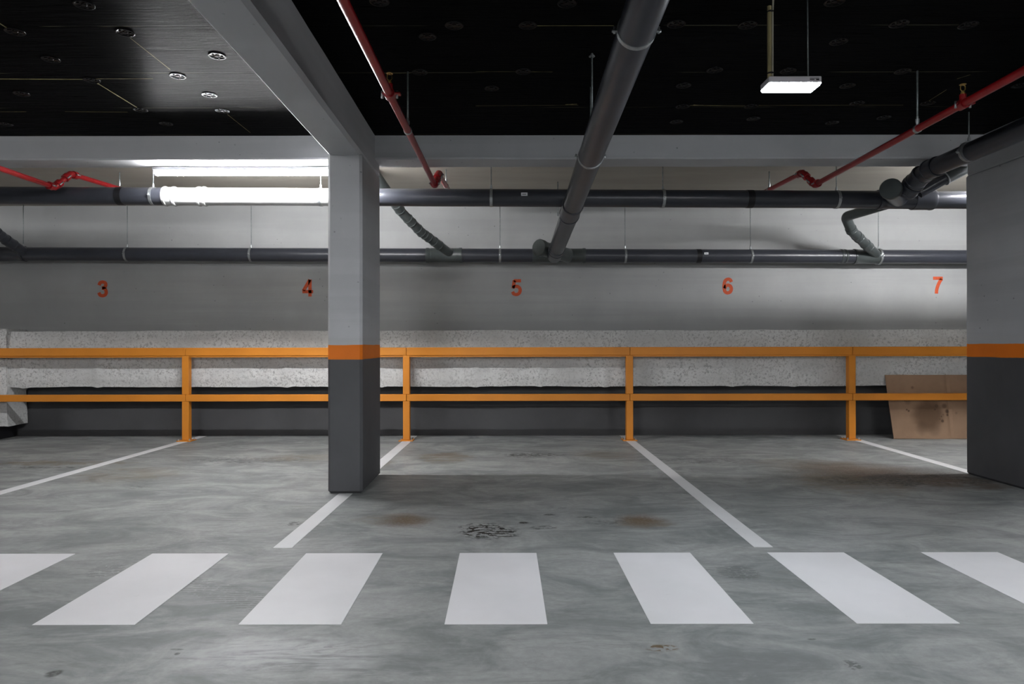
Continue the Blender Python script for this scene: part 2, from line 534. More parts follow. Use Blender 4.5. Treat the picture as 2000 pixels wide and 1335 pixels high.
proto = None
plates = [(165, 8), (30, 60), (245, 62), (425, 108), (348, 147), (100, 114), (180, 155), (410, 184), (435, 215), (275, 213), (325, 240), (43, 181), (12, 240),
          (742, 2), (888, 49), (836, 71), (1032, 49), (961, 172), (821, 140), (1023, 139), (1109, 6), (1322, 47), (1461, 49), (1631, 4), (1639, 82), (1757, 47), (1892, 50),
          (1336, 167), (1397, 137), (1540, 139), (1764, 140), (1656, 168), (1675, 202), (1813, 202), (1626, 240), (1322, 238), (1472, 232), (1334, 208), (1468, 208), (1727, 230), (1993, 168)]
for px, py in plates:
    p = cp(px, py)
    if proto is None:
        mb = MB()
        mb.lathe([(0, .050), (.0025, .049), (.0035, .047), (.0035, .041), (.0015, .038), (.0015, .014), (.004, .012), (.004, .0)], (0, 0, 0), (0, 0, -1), 28)
        for k in range(5):
            a = 2 * math.pi * k / 5 + .3
            mb.box((math.cos(a) * .026 - .006, math.sin(a) * .026 - .006, -.0038), (math.cos(a) * .026 + .006, math.sin(a) * .026 + .006, -.001), .001)
        proto = mb.build('anchor_plate', M['disc']); o = proto
    else:
        o = proto.copy(); COL.objects.link(o)
    o.parent = ceil; o.location = p
tapes = [((0, 152), (165, 153), .010), ((165, 152), (300, 152), .004), ((190, 160), (268, 208), .010), ((255, 72), (333, 134), .004), ((0, 216), (52, 216), .006), ((128, 216), (250, 217), .006), ((445, 222), (490, 258), .005),
         ((0, 43), (20, 56), .012), ((1345, 206), (1470, 207), .009), ((1475, 206), (1765, 206), .005), ((1045, 50), (1200, 50), .005), ((740, 142), (802, 142), .005), ((930, 139), (1080, 140), .003),
         ((930, 206), (1130, 205), .004), ((1105, 204), (1128, 203), .012), ((1805, 204), (1850, 176), .004), ((1870, 155), (1896, 147), .006), ((1355, 205), (1375, 206), .012)]
for a, b, wd in tapes:
    A, B = cp(*a), cp(*b)
    d = (B - A); n = Vector((-d.y, d.x, 0)).normalized() * wd
    mb = MB()
    N = 10; top = []; bot = []
    for k in range(N + 1):
        p = A.lerp(B, k / N); jt = 0.6 + 0.5 * random.random()
        top.append(mb.bm.verts.new(p + n * jt * .5 - Vector((0, 0, .0015)))); bot.append(mb.bm.verts.new(p - n * jt * .5 - Vector((0, 0, .0015))))
    for k in range(N):
        mb.bm.faces.new((top[k], top[k + 1], bot[k + 1], bot[k]))
    mb.build('joint_tape', M['tape'], ceil)

# ------------------------------------------------------------------ floor markings
STX = [-.232 + .7925 * k for k in range(-3, 4)]
side = ['cut off by the left edge of the photo', 'second from the left, ending near the tyre print', 'below the nearest column', 'the middle one, nearly straight ahead',
        'left of the small tyre print dashes', 'beyond the end of the bay line between 5 and 6', 'cut off by the right edge of the photo']
for x0, wh in zip(STX, side):
    o = MB().box((x0, 2.622, 0.0), (x0 + .396, 3.52, 0.0025), 0.001).build('crosswalk_stripe', M['stripe'], None, (x0 + .198, 3.071, 0))
    tag(o, 'white painted crosswalk stripe, ' + wh, 'crosswalk stripe', 'white crosswalk stripes across the aisle')


def bay_line(near, far, dn, df, label, gaps=()):
    mb = MB()
    segs = []; y = dn
    for g0, g1 in gaps:
        segs.append((y, g0)); y = g1
    segs.append((y, df))
    for ya, yb in segs:
        xa = near + (far - near) * (ya - dn) / (df - dn); xb = near + (far - near) * (yb - dn) / (df - dn)
        lo = [mb.bm.verts.new((x, y, z)) for z in (0.0, 0.002) for x, y in ((xa - .05, ya), (xa + .05, ya), (xb + .05, yb), (xb - .05, yb))]
        for f in ((0, 1, 2, 3), (4, 5, 6, 7), (0, 1, 5, 4), (1, 2, 6, 5), (2, 3, 7, 6), (3, 0, 4, 7)):
            mb.bm.faces.new([lo[i] for i in f])
    tag(mb.build('parking_line', M['line'], None, ((near + far) / 2, (dn + df) / 2, 0)), label, 'parking line', 'painted lines between the parking bays')


bay_line(-3.735, -3.58, 3.618, 8.10, 'thin pale painted bay line on the floor between numbers 3 and 4')
bay_line(-1.178, -1.085, 3.618, 8.10, 'pale painted bay line passing under the nearest column between numbers 4 and 5', [(COL_A, COL_B)])
bay_line(1.372, 1.415, 3.618, 8.10, 'long unbroken pale bay line between numbers 5 and 6')
bay_line(3.905, 3.985, 5.68, 8.10, 'thin pale bay line running to the right column between numbers 6 and 7')


# ------------------------------------------------------------------ painted numbers
def catmull(P, n=10):
    P = [Vector((*p, 0)) for p in P]; Q = [P[0] * 2 - P[1]] + P + [P[-1] * 2 - P[-2]]; out = []
    for i in range(1, len(Q) - 2):
        for k in range(n):
            t = k / n
            out.append(0.5 * ((2 * Q[i]) + (-Q[i - 1] + Q[i + 1]) * t + (2 * Q[i - 1] - 5 * Q[i] + 4 * Q[i + 1] - Q[i + 2]) * t * t + (-Q[i - 1] + 3 * Q[i] - 3 * Q[i + 1] + Q[i + 2]) * t ** 3))
    out.append(P[-1]); return out


DIG = {
    '3': [('c', [(.095, .715), (.16, .86), (.30, .905), (.45, .855), (.485, .73), (.42, .60), (.27, .545)]), ('c', [(.27, .545), (.44, .49), (.515, .31), (.45, .15), (.30, .095), (.15, .145), (.085, .285)])],
    '4': [('l', [(.44, .99), (.065, .335)]), ('l', [(.01, .285), (.63, .285)]), ('l', [(.45, 0), (.45, 1)])],
    '5': [('l', [(.57, .905), (.15, .905)]), ('l', [(.185, .93), (.115, .46)]), ('c', [(.10, .49), (.20, .565), (.33, .58), (.47, .50), (.52, .33), (.45, .16), (.30, .095), (.15, .14), (.085, .265)])],
    '6': [('c', [(.525, .735), (.46, .86), (.34, .905), (.19, .84), (.11, .65), (.10, .42), (.135, .21), (.22, .115), (.32, .095), (.46, .16), (.52, .33), (.46, .49), (.33, .555), (.20, .50), (.12, .36)])],
    '7': [('l', [(.03, .905), (.59, .905)]), ('c', [(.52, .86), (.40, .68), (.29, .42), (.235, .2), (.22, 0)])],
}


def number(ch, px, py, label):
    mb = MB(); H = 0.203
    base = dp(px, py, WALL)
    for typ, pts in DIG[ch]:
        P = catmull(pts) if typ == 'c' else [Vector((*p, 0)) for p in pts]
        L = []; Rr = []
        for i, p in enumerate(P):
            d = (P[min(i + 1, len(P) - 1)] - P[max(i - 1, 0)]).normalized(); n = Vector((-d.y, d.x, 0)) * .095
            for lst, q in ((L, p + n), (Rr, p - n)):
                qx = base.x + (q.x - .31) * H * 1.02; qz = base.z + (q.y - .5) * H
                lst.append((mb.bm.verts.new((qx, WALL - .002, qz)), mb.bm.verts.new((qx, WALL - .0003, qz))))
        for i in range(len(P) - 1):
            mb.bm.faces.new((L[i][0], L[i + 1][0], Rr[i + 1][0], Rr[i][0]))
            mb.bm.faces.new((L[i][1], L[i + 1][1], L[i + 1][0], L[i][0]))
            mb.bm.faces.new((Rr[i][0], Rr[i + 1][0], Rr[i + 1][1], Rr[i][1]))
        for e in (0, -1):
            mb.bm.faces.new((L[e][0], Rr[e][0], Rr[e][1], L[e][1]))
    tag(mb.build('bay_number', M['digit'], None, base), label, 'number', 'orange stencilled bay numbers on the wall')


number('3', 201, 562.5, 'orange painted number 3 on the grey wall')
number('4', 601, 561.5, 'orange painted number 4 on the wall just left of the column')
number('5', 1009, 561.5, 'orange painted number 5 on the wall below the drain pipe junction')
number('6', 1421.5, 559, 'orange painted number 6 on the grey wall, slightly speckled')
number('7', 1832, 558, 'orange painted number 7 on the brightly lit wall by the right column')

# ------------------------------------------------------------------ guardrail
POST = [-6.083, -3.583, -1.100, 1.411, 3.911, 6.411]
RY = 7.66
g = thing('guardrail', (0, RY, 0), 'long orange steel guardrail with two rails and square posts', 'guardrail')
zt0, zt1, zm0, zm1 = .960, 1.050, .447, .524
spans = [-9.3] + POST + [9.0]
for a, b in zip(spans, spans[1:]):
    for z0, z1, nm in ((zt0, zt1, 'top_rail'), (zm0, zm1, 'middle_rail')):
        rr = MB().box((a + .002, RY, z0), (b - .002, RY + .05, z1), .004).build(nm, M['orange'], g)
    MB().box((a + .002, RY + .012, zt0 - .018), (b - .002, RY + .045, zt0 + .004), .002).build('rail_shade_lip', M['orange'], g)  # set-back lip added to give a shaded line under the top rail
for i, x in enumerate(POST):
    p = MB().box((x - .040, RY + .004, .012), (x + .036, RY + .080, zm0 + .0005), .004)
    p.box((x - .040, RY + .051, zm0 - .01), (x + .036, RY + .080, zm1 + .01), .003)
    p.box((x - .040, RY + .004, zm1), (x + .036, RY + .080, zt0), .004)
    po = p.build('post', M['orange'], g, (x, RY, 0))
    pl = MB().box((x - .085, RY - .035, 0.0), (x + .075, RY + .115, .012), .002).build('base_plate', M['orange'], po)
    for dx, dy in ((-.068, -.02), (.058, -.02), (-.068, .1), (.058, .1)):
        MB().lathe([(0, .011), (.009, .011), (.009, .006), (.020, .006)], (x + dx, RY + dy, .012), (0, 0, 1), 6).build('bolt', M['steel'], po)

# ------------------------------------------------------------------ sprayed duct along the wall
DY0 = 7.84
SX = F / DY0
seams = [(px - CX) / SX for px in (45, 190, 560, 745, 930, 1055, 1183, 1430, 1550)]


def lumpy(c0, c1, st, amp, sd, seam=(), edge=0.0):
    bm = bmesh.new()
    dims = [c1[i] - c0[i] for i in range(3)]
    nx, ny, nz = [max(2, int(d / st)) for d in dims]
    vs = {}

    def V(i, j, k):
        key = (i, j, k)
        if key not in vs:
            p = Vector((c0[0] + dims[0] * i / nx, c0[1] + dims[1] * j / ny, c0[2] + dims[2] * k / nz))
            n1 = noise.noise_vector(p * 1.6 + Vector((sd, sd, sd))) * edge
            n2 = noise.noise_vector(p * 9 + Vector((sd, 0, sd))) * amp
            n3 = noise.noise_vector(p * 24 + Vector((0, sd, sd))) * amp * .5
            q = p + n1 + n2 + n3
            for s in seam:
                w = math.exp(-((p.x - s) / .035) ** 2)
                q.y -= .014 * w
                if k == 0: q.z -= .010 * w
            # soften arrises
            ey = min(j, 2) / 2.0
            if j < 2 and (k < 2 or k > nz - 2):
                q.y += .012 * (1 - ey)
            vs[key] = bm.verts.new(q)
        return vs[key]
    for i in range(nx):
        for k in range(nz):
            bm.faces.new((V(i, 0, k), V(i + 1, 0, k), V(i + 1, 0, k + 1), V(i, 0, k + 1)))
            bm.faces.new((V(i, ny, k), V(i, ny, k + 1), V(i + 1, ny, k + 1), V(i + 1, ny, k)))
        for j in range(ny):
            bm.faces.new((V(i, j, 0), V(i, j + 1, 0), V(i + 1, j + 1, 0), V(i + 1, j, 0)))
            bm.faces.new((V(i, j, nz), V(i + 1, j, nz), V(i + 1, j + 1, nz), V(i, j + 1, nz)))
    for j in range(ny):
        for k in range(nz):
            bm.faces.new((V(0, j, k), V(0, j, k + 1), V(0, j + 1, k + 1), V(0, j + 1, k)))
            bm.faces.new((V(nx, j, k), V(nx, j + 1, k), V(nx, j + 1, k + 1), V(nx, j, k + 1)))
    for f in bm.faces: f.smooth = True
    mb = MB(); mb.bm.free(); mb.bm = bm
    return mb


duct = thing('insulated_duct', (0, DY0, .6), 'long pale duct lagged with rough sprayed insulation along the wall behind the guardrail', 'duct')
lumpy((-5.95, DY0, .600), (6.5, WALL - .012, 1.243), .032, .0035, 2.0, seams, .009).build('lagging', M['spray'], duct)
lumpy((-9.3, DY0 - .025, .560), (-5.70, WALL - .012, 1.262), .04, .004, 5.0, (), .014).build('corner_section', M['spray'], duct)
lumpy((-9.3, DY0 - .045, .150), (-5.68, WALL - .05, .60), .035, .004, 9.0, (), .02).build('lower_branch', M['spray'], duct)
MB().box((-9.2, DY0 - .1, 0), (-5.80, WALL - .06, .16), .01).build('dark_gap_block', M['rubber'], duct)  # black block standing for the dark gap under the branch

# ------------------------------------------------------------------ cardboard leaning on the duct
ct = thing('cardboard_sheet', (4.33, 7.755, .0), 'brown flattened cardboard sheet with dark round stain leaning against the duct, right', 'cardboard')
mb = MB()
bl, tl = dp(1746, 858, 7.735), dp(1735, 733, 7.80)
h = tl.z
# sheet in its own upright frame, then leaned
cb = MB()
Wd = 1.25; n = 40; TH = .006
cols = []
for i in range(n + 1):
    x = Wd * i / n
    row = []
    for k in range(13):
        z = .725 * k / 12
        xe = x + (-.063 * (k / 12) * (1 - x / Wd))
        fold = -.012 * math.exp(-((x - (.665 - .02 * k / 12)) / .012) ** 2)
        y = .006 * math.sin(x * 5 + z * 3) - fold
        row.append((xe, y, z + .004 * noise.noise(Vector((x * 3, k, 0)))))
    cols.append(row)
fr = [[cb.bm.verts.new(p) for p in r] for r in cols]
bk = [[cb.bm.verts.new((p[0], p[1] + TH, p[2])) for p in r] for r in cols]
for i in range(n):
    for k in range(12):
        cb.bm.faces.new((fr[i][k], fr[i + 1][k], fr[i + 1][k + 1], fr[i][k + 1])); cb.bm.faces.new((bk[i][k], bk[i][k + 1], bk[i + 1][k + 1], bk[i + 1][k]))
    for k in (0, 12):
        cb.bm.faces.new((fr[i][k], bk[i][k], bk[i + 1][k], fr[i + 1][k]))
for k in range(12):
    for i in (0, n):
        cb.bm.faces.new((fr[i][k], fr[i][k + 1], bk[i][k + 1], bk[i][k]))
so = cb.build('sheet', M['card'])
so.parent = ct
ct.location = (bl.x, 7.738, .004)
so.rotation_euler = (R(-5.0), 0, 0)
fo = MB().box((.652, -.0020, .0), (.6555, .0, .72)).build('fold_crease', M['cardedge'])
fo.parent = so; fo.location = (0, .011, 0); fo.rotation_euler = (0, R(-1.6), 0)


# ------------------------------------------------------------------ drain pipes
def ring(mb, p, d, r, wd=.018, n=28):
    """a bead round a pipe"""
    p = Vector(p); d = Vector(d).normalized()
    mb.lathe([(-wd / 2, r - .004), (-wd / 2, r), (-wd / 4, r + .006), (wd / 4, r + .006), (wd / 2, r), (wd / 2, r - .004)], p, d, n)
    return mb


def socket(p, d, r, L, mat, parent, name='coupling'):
    """push-fit coupling: sleeve with a bead at each end"""
    p = Vector(p); d = Vector(d).normalized()
    mb = MB(); k = .45 if r < .06 else .68; e = .65 if r < .06 else 1
    mb.lathe([(-L / 2, r), (-L / 2, r + .009 * k), (-L / 2 + .006 * e, r + .014 * k), (-L / 2 + .020 * e, r + .014 * k), (-L / 2 + .026 * e, r + .006 * k),
              (L / 2 - .026 * e, r + .006 * k), (L / 2 - .020 * e, r + .014 * k), (L / 2 - .006 * e, r + .014 * k), (L / 2, r + .009 * k), (L / 2, r)], p, d, 32)
    return mb.build(name, mat, parent)


# upper run
UY, UR = 6.00, .0765
SU = F / UY


def UZ(x):
    return EYE + (HY - (380 + (392 - 380) * ((x * SU + CX) / 1880.0))) / SU


def LZ(x):
    return EYE + (HY - (494 + (503 - 494) * ((x * SL + CX) / 1880.0))) / SL


def ux(px): return (px - CX) / SU


up = thing('drain_pipe', (0, UY, UZ(0)), 'thick dark plastic drain pipe running along the upper level with one pale section', 'pipe')
for x0, x1, m, lb in ((-9.5, ux(322), 'pipe', None), (ux(322), ux(738), 'pipew', 'pale section of the upper pipe'), (ux(738), 9.5, 'pipe', None)):
    o = MB().tube([(x0, UY, UZ(x0)), (x1, UY, UZ(x1))], UR, 48).build('pipe_length', M[m], up)
    if lb: o['label'] = lb
U_D = Vector((1, 0, UZ(1) - UZ(0)))
for px0, px1, m in ((322, 345, 'pipew'), (388, 404, 'pipew')):
    socket((ux((px0 + px1) / 2), UY, UZ(ux((px0 + px1) / 2))), U_D, UR, (px1 - px0) / SU, M[m], up)
for px in (237, 1464):
    x = ux(px)
    MB().lathe([(-.028, UR + .0005), (-.028, UR + .002), (.028, UR + .002), (.028, UR + .0005)], (x, UY, UZ(x)), U_D, 48).build('tape_band', M['rubber'], up)
x = ux(1024)
st = MB().box((x - .028, UY - UR - .0045, UZ(x) + .002), (x + .028, UY - UR + .004, UZ(x) + .030)).build('sticker', M['paper'], up)
MB().box((x - .018, UY - UR - .0055, UZ(x) + .013), (x + .016, UY - UR - .0040, UZ(x) + .018)).build('sticker_print', M['ink'], st)

# lower run
LY, LR = 8.0, .080
SL = F / LY


def lx(px): return (px - CX) / SL


lo = thing('drain_pipe', (0, LY, LZ(0)), 'thick dark plastic drain pipe running low along the wall above the painted numbers', 'pipe')
for x0, x1 in ((-9.5, lx(832)), (lx(832), lx(1118)), (lx(1118), 9.5)):
    MB().tube([(x0, LY, LZ(x0)), (x1, LY, LZ(x1))], LR, 48).build('pipe_length', M['pipe'], lo)
L_D = Vector((1, 0, LZ(1) - LZ(0)))
for px0, px1 in ((832, 846), (1640, 1652)):
    xm = lx((px0 + px1) / 2); socket((xm, LY, LZ(xm)), L_D, LR - .004, (px1 - px0) / SL, M['pipeg'], lo)
x = lx(1364)
MB().lathe([(-.028, LR + .0005), (-.028, LR + .002), (.028, LR + .002), (.028, LR + .0005)], (x, LY, LZ(x)), L_D, 48).build('tape_band', M['rubber'], lo)
x = lx(1376)
st = MB().box((x - .024, LY - LR - .0045, LZ(x) + .008), (x + .024, LY - LR + .004, LZ(x) + .032)).build('sticker', M['paper'], lo)
MB().box((x - .015, LY - LR - .0055, LZ(x) + .017), (x + .012, LY - LR - .0040, LZ(x) + .021)).build('sticker_print', M['ink'], st)


def wye(parent, x, yy, zz, R0, length, bx, by, bz, rb, mat, run=True):
    """wye fitting: sleeve on the run plus the branch leaving it"""
    mb = MB()
    L = length
    mb.lathe([(-L / 2, R0), (-L / 2, R0 + .009), (-L / 2 + .03, R0 + .009), (-L / 2 + .036, R0 + .004), (L / 2 - .036, R0 + .004), (L / 2 - .03, R0 + .009), (L / 2, R0 + .009), (L / 2, R0)],
             (x, yy, zz), (1, 0, 0), 36)
    return mb


# junction of the long centre pipe with the lower run
jx = .76
f = wye(lo, jx - .12, LY, LZ(jx), LR, .62, 0, 0, 0, 0, None)
capc = Vector((.405, 7.58, LZ(.4) + .03))
j0 = Vector((jx, LY, LZ(jx)))
f.tube([j0, capc], [.083, .083], 32)
f.build('junction', M['pipeg'], lo)
MB().lathe([(0, .094), (.05, .094), (.058, .088), (.058, .0)], capc + (j0 - capc).normalized() * .02, (capc - j0), 36).build('cleanout_cap', M['pipeg'], lo)
# junction near the column (branch from above)
f = wye(lo, lx(868), LY, LZ(lx(868)), LR, .42, 0, 0, 0, 0, None)
f.build('junction', M['pipeg'], lo)
# junction at the right
f = wye(lo, lx(1692), LY, LZ(lx(1692)), LR, .30, 0, 0, 0, 0, None)
f.build('junction', M['pipeg'], lo)
# junction at the left
f = wye(lo, lx(20), LY, LZ(lx(20)), LR, .36, 0, 0, 0, 0, None)
f.build('junction', M['pipe'], lo)

# junction of the right-hand pipe with the upper run
jx = 3.47
f = wye(up, ux(1752), UY, UZ(3.4), UR, .34, 0, 0, 0, 0, None)
f.lathe([(-.08, UR), (-.08, UR + .012), (.06, UR + .012), (.08, UR + .016), (.10, UR + .012), (.10, UR)], (ux(1800), UY, UZ(3.6)), (1, 0, 0), 36)
capu = dp(1741, 371, 5.66)
j1 = Vector((jx, UY, UZ(jx) + .01))
f.tube([j1, capu], [.080, .077], 32)
f.build('junction', M['pipe'], up)
MB().lathe([(0, .085), (.05, .085), (.058, .080), (.058, .0)], capu + (j1 - capu).normalized() * .02, (capu - j1), 36).build('cleanout_cap', M['pipeg'], up)
# thinner pipe leaving the same place towards the right, behind the column
th = thing('drain_pipe', dp(1810, 366, 5.82), 'short dark pipe rising from the upper junction to behind the right column', 'pipe')
MB().tube([dp(1795, 378, 5.86), dp(1846, 350, 5.80)], .047, 28).build('pipe_length', M['pipe'], th)
MB().tube([dp(1846, 350, 5.80), dp(1905, 319, 5.78)], .055, 28).build('sleeve', M['pipeg'], th)
MB().lathe([(-.006, .05), (-.006, .059), (.006, .059), (.006, .05)], dp(1846, 350, 5.80), dp(1905, 319, 5.78) - dp(1846, 350, 5.80), 28).build('clamp_ring', M['steel'], th)

# long centre pipe coming towards the camera
MX = .562


def MZ(d): return EYE + 1.535 - .07 * d


MD = Vector((0, 1, -.07))
mp_ = thing('drain_pipe', (MX, 4.6, MZ(4.6)), 'thickest dark drain pipe, sloping from overhead down to the lower pipe beside number 5', 'pipe')
for a, b in ((-4.0, 5.57), (5.57, 7.64)):
    MB().tube([(MX, a, MZ(a)), (MX, b, MZ(b))], .080, 48).build('pipe_length', M['pipe'], mp_)
socket((MX, 5.72, MZ(5.72)), MD, .080, .34, M['pipe'], mp_)
socket((MX, 7.30, MZ(7.30)), MD, .080, .16, M['pipe'], mp_)

# right-hand pipe passing in front of the right column
rx0, rz0 = 3.33, EYE + 1.385
rp = thing('drain_pipe', (rx0, 4.8, rz0), 'dark drain pipe passing in front of the right column to the upper junction', 'pipe')
A = Vector((rx0, -4.0, rz0 + .10)); B = Vector((rx0 + .04, 5.36, rz0))
MB().tube([A, B], .070, 40).build('pipe_length', M['pipe'], rp)
C_ = dp(1797, 347, 5.56); D_ = dp(1772, 374, 5.72)
MB().tube([B - Vector((0, .05, 0)), B + Vector((.0, .05, -.004)), B.lerp(C_, .75) + Vector((.01, 0, .006)), C_, D_], .073, 36).build('bend', M['pipe'], rp)
socket(B, (0, 1, 0), .070, .13, M['pipe'], rp)
socket(C_.lerp(D_, .1), D_ - C_, .074, .12, M['pipe'], rp)
socket(C_.lerp(D_, .75), D_ - C_, .076, .10, M['pipe'], rp)


def branch(label, P, r, sock, mat='pipeg'):
    b = thing('branch_pipe', P[-1], label, 'pipe', 'thin branch pipes dropping to the lower drain pipe')
    pts = []
    for i, p in enumerate(P):
        if 0 < i < len(P) - 1:
            a = p + (P[i - 1] - p).normalized() * .05; c = p + (P[i + 1] - p).normalized() * .05
            for k in range(7):
                t = k / 6; pts.append(a * (1 - t) ** 2 + p * 2 * t * (1 - t) + c * t * t)
        else:
            pts.append(p)
    MB().tube(pts, r, 30).build('pipe_length', M[mat], b)
    for i, t, L in sock:
        d = P[i + 1] - P[i]
        socket(P[i] + d * t, d, r, L, M[mat], b)
    return b


branch('thin grey branch pipe beside the nearest column, dropping to the lower drain pipe',
       [dp(726, 329, 6.45), dp(783, 412, 7.15), dp(822, 452, 7.5), Vector((lx(885), LY, LZ(lx(885))))], .050, [(0, .90, .12), (1, .45, .10), (1, .95, .10), (2, .18, .09), (2, .48, .12)])
branch('bent dark branch pipe near the right column, turning down to the lower drain pipe',
       [dp(1745, 396, 6.75), dp(1652, 424, 7.35), dp(1664, 452, 7.5), Vector((lx(1716), LY, LZ(lx(1716))))], .052, [(1, .9, .06), (2, .22, .09), (2, .55, .12)], 'pipeg')
branch('dark branch pipe at the left edge of the photo, dropping to the lower drain pipe',
       [dp(-120, 360, 6.8), dp(-30, 432, 7.4), dp(0, 458, 7.6), Vector((lx(52), LY, LZ(lx(52))))], .056, [(1, .9, .08), (2, .35, .13)], 'pipe')


# ------------------------------------------------------------------ hangers
def hanger(name_label, p, axis, r, rod_top, rod_off, group, style='band', rod_r=.0045):
    """split clamp round a pipe with the threaded rod it hangs from"""
    h_ = thing('pipe_hanger', p, name_label, 'pipe hanger', group)
    p = Vector(p); a = Vector(axis).normalized()
    MB().lathe([(-.012, r + .0005), (-.012, r + .004), (.012, r + .004), (.012, r + .0005)], p, a, 40).build('clamp_band', M['steel'], h_)
    s = a.cross(Vector((0, 0, 1))).normalized(); u = Vector((0, 0, 1))
    for sg in (-1, 1):
        ear = MB()
        c = p + s * sg * (r + .014)
        ear.tube([c - u * .014, c + u * .014], .0055, 8)
        ear.tube([c - u * .004 - s * sg * .014, c - u * .004 + s * sg * .010], .006, 8)
        ear.build('clamp_bolt', M['steel'], h_)
    q = p + u * (r + .004)
    MB().lathe([(0, .010), (.022, .010), (.022, .007), (.032, .007)], q, u, 8).build('rod_nut', M['steel'], h_)
    MB().tube([q, Vector((q.x, q.y, rod_top))], rod_r, 8).build('threaded_rod', M['rod'], h_)
    return h_


gu, gl = 'steel hangers along the upper drain pipe', 'steel hangers along the lower drain pipe'
for px, lb in ((300, 'steel pipe hanger at the left end of the pale pipe section, beside the fluorescent lamp'), (627, 'steel pipe hanger on the pale pipe section just left of the nearest column'),
               (960, 'steel pipe hanger on the upper pipe just left of the small white sticker'), (1295, 'steel pipe hanger on the upper pipe between the centre pipe and number 6'),
               (1634, 'steel pipe hanger on the upper pipe, left of the right-hand junction')):
    x = ux(px); hanger(lb, (x, UY, UZ(x)), U_D, UR, CEIL, 0, gu)
for px, lb in ((46, 'steel pipe hanger on the lower pipe at the far left, beside the branch pipe'), (249, 'steel pipe hanger on the lower pipe above and right of number 3'), (491, 'steel pipe hanger on the lower pipe between numbers 3 and 4'),
               (977, 'steel pipe hanger on the lower pipe just left of the centre junction'), (1221, 'steel pipe hanger on the lower pipe between numbers 5 and 6'),
               (1466, 'steel pipe hanger on the lower pipe above and right of number 6'), (1716, 'steel pipe hanger on the lower pipe at the foot of the bent branch')):
    x = lx(px); hanger(lb, (x, LY, LZ(x)), L_D, LR if px < 1700 else LR + .012, CEIL, 0, gl, rod_r=.004)
gm = 'steel hangers on the thick centre pipe'
for d, lb in ((2.89, 'steel clamp on the thick centre pipe near the top edge of the photo'), (4.43, 'steel clamp on the thick centre pipe in front of the cross beam')):
    hanger(lb, (MX, d, MZ(d)), MD, .080, CEIL, 0, gm)
hh = thing('pipe_hanger', (.506, 3.92, MZ(3.92)), 'bare threaded rod beside the thick centre pipe, between its two clamps', 'pipe hanger', gm)
MB().tube([(.506, 3.92, MZ(3.92) + .05), (.506, 3.92, CEIL)], .0055, 8).build('threaded_rod', M['rod'], hh)
MB().lathe([(0, .018), (.004, .018), (.004, .009), (.014, .009)], (.506, 3.92, CEIL - .02), (0, 0, 1), 8).build('rod_nut', M['steel'], hh)
hanger('steel clamp on the dark pipe that passes in front of the right column', (rx0 + .022, 4.92, rz0 + .006), (0, 1, 0), .070, CEIL, 0, None)


# ------------------------------------------------------------------ red sprinkler pipes
def red_pipe(label, near, P1, P2, far, group):
    o = thing('sprinkler_pipe', P1, label, 'sprinkler pipe', group)
    r = .0215
    MB().tube([near, P1], r, 20).build('pipe_length', M['red'], o)
    MB().tube([P1, P2], r, 20).build('offset_length', M['red'], o)
    MB().tube([P2, far], r, 20).build('pipe_length', M['red'], o)
    for p, q0, q1 in ((P1, near, P2), (P2, P1, far)):
        mb = MB()
        mb.tube([p + (q0 - p).normalized() * .05, p + (q0 - p).normalized() * .015, p, p + (q1 - p).normalized() * .015, p + (q1 - p).normalized() * .05], r * 1.25, 20)
        el = mb.build('elbow', M['red'], o)
        for q in (q0, q1):
            d = (q - p).normalized(); c = p + d * .052
            cpl = MB().lathe([(-.020, r), (-.020, r * 1.55), (.020, r * 1.55), (.020, r)], c, d, 20).build('grooved_coupling', M['red'], o)
            s = d.cross(Vector((0, 0, 1))).normalized()
            for sg in (-1, 1):
                b = MB()
                e = c + s * sg * r * 1.75
                b.tube([e - d * .022, e + d * .022], .006, 8)
                b.build('coupling_bolt', M['steel'], cpl)
    return o


gr = 'red sprinkler pipes with raised offsets behind the beam'
Yc = 5.80
P1c = dp(850, 361, Yc); P2c = dp(857, 338, 5.93)
ncn = Vector((-.59, -4.0, EYE + 1.267 - .03 * 6.5))
nc = dp(671, 0, 2.505); dirc = (nc - P1c).normalized(); nearc = P1c + dirc * 9.0
rc = red_pipe('red sprinkler pipe passing overhead just right of the nearest column', nearc, P1c, P2c, dp(885, 385, 7.1), gr)
P1r = dp(1592, 362, Yc); P2r = dp(1568, 338, 5.93)
nr = dp(2000, 140, F / 411.0); dirr = (nr - P1r).normalized(); nearr = P1r + dirr * 9.0
rr_ = red_pipe('red sprinkler pipe crossing the upper right towards number 6', nearr, P1r, P2r, dp(1478, 384, 6.9), gr)
P1l = dp(107, 364, Yc); P2l = dp(138, 338, 5.93)
nl = dp(0, 327, F / 257.0); dirl = (nl - P1l).normalized(); nearl = P1l + dirl * 9.0
P2m = dp(157, 338, 6.02)
rl = red_pipe('red sprinkler pipe at the upper left with a raised offset above number 3', nearl, P1l, P2l, dp(250, 372, 6.7), gr)


def at_y(P, d, y):
    return P + d * ((y - P.y) / d.y)


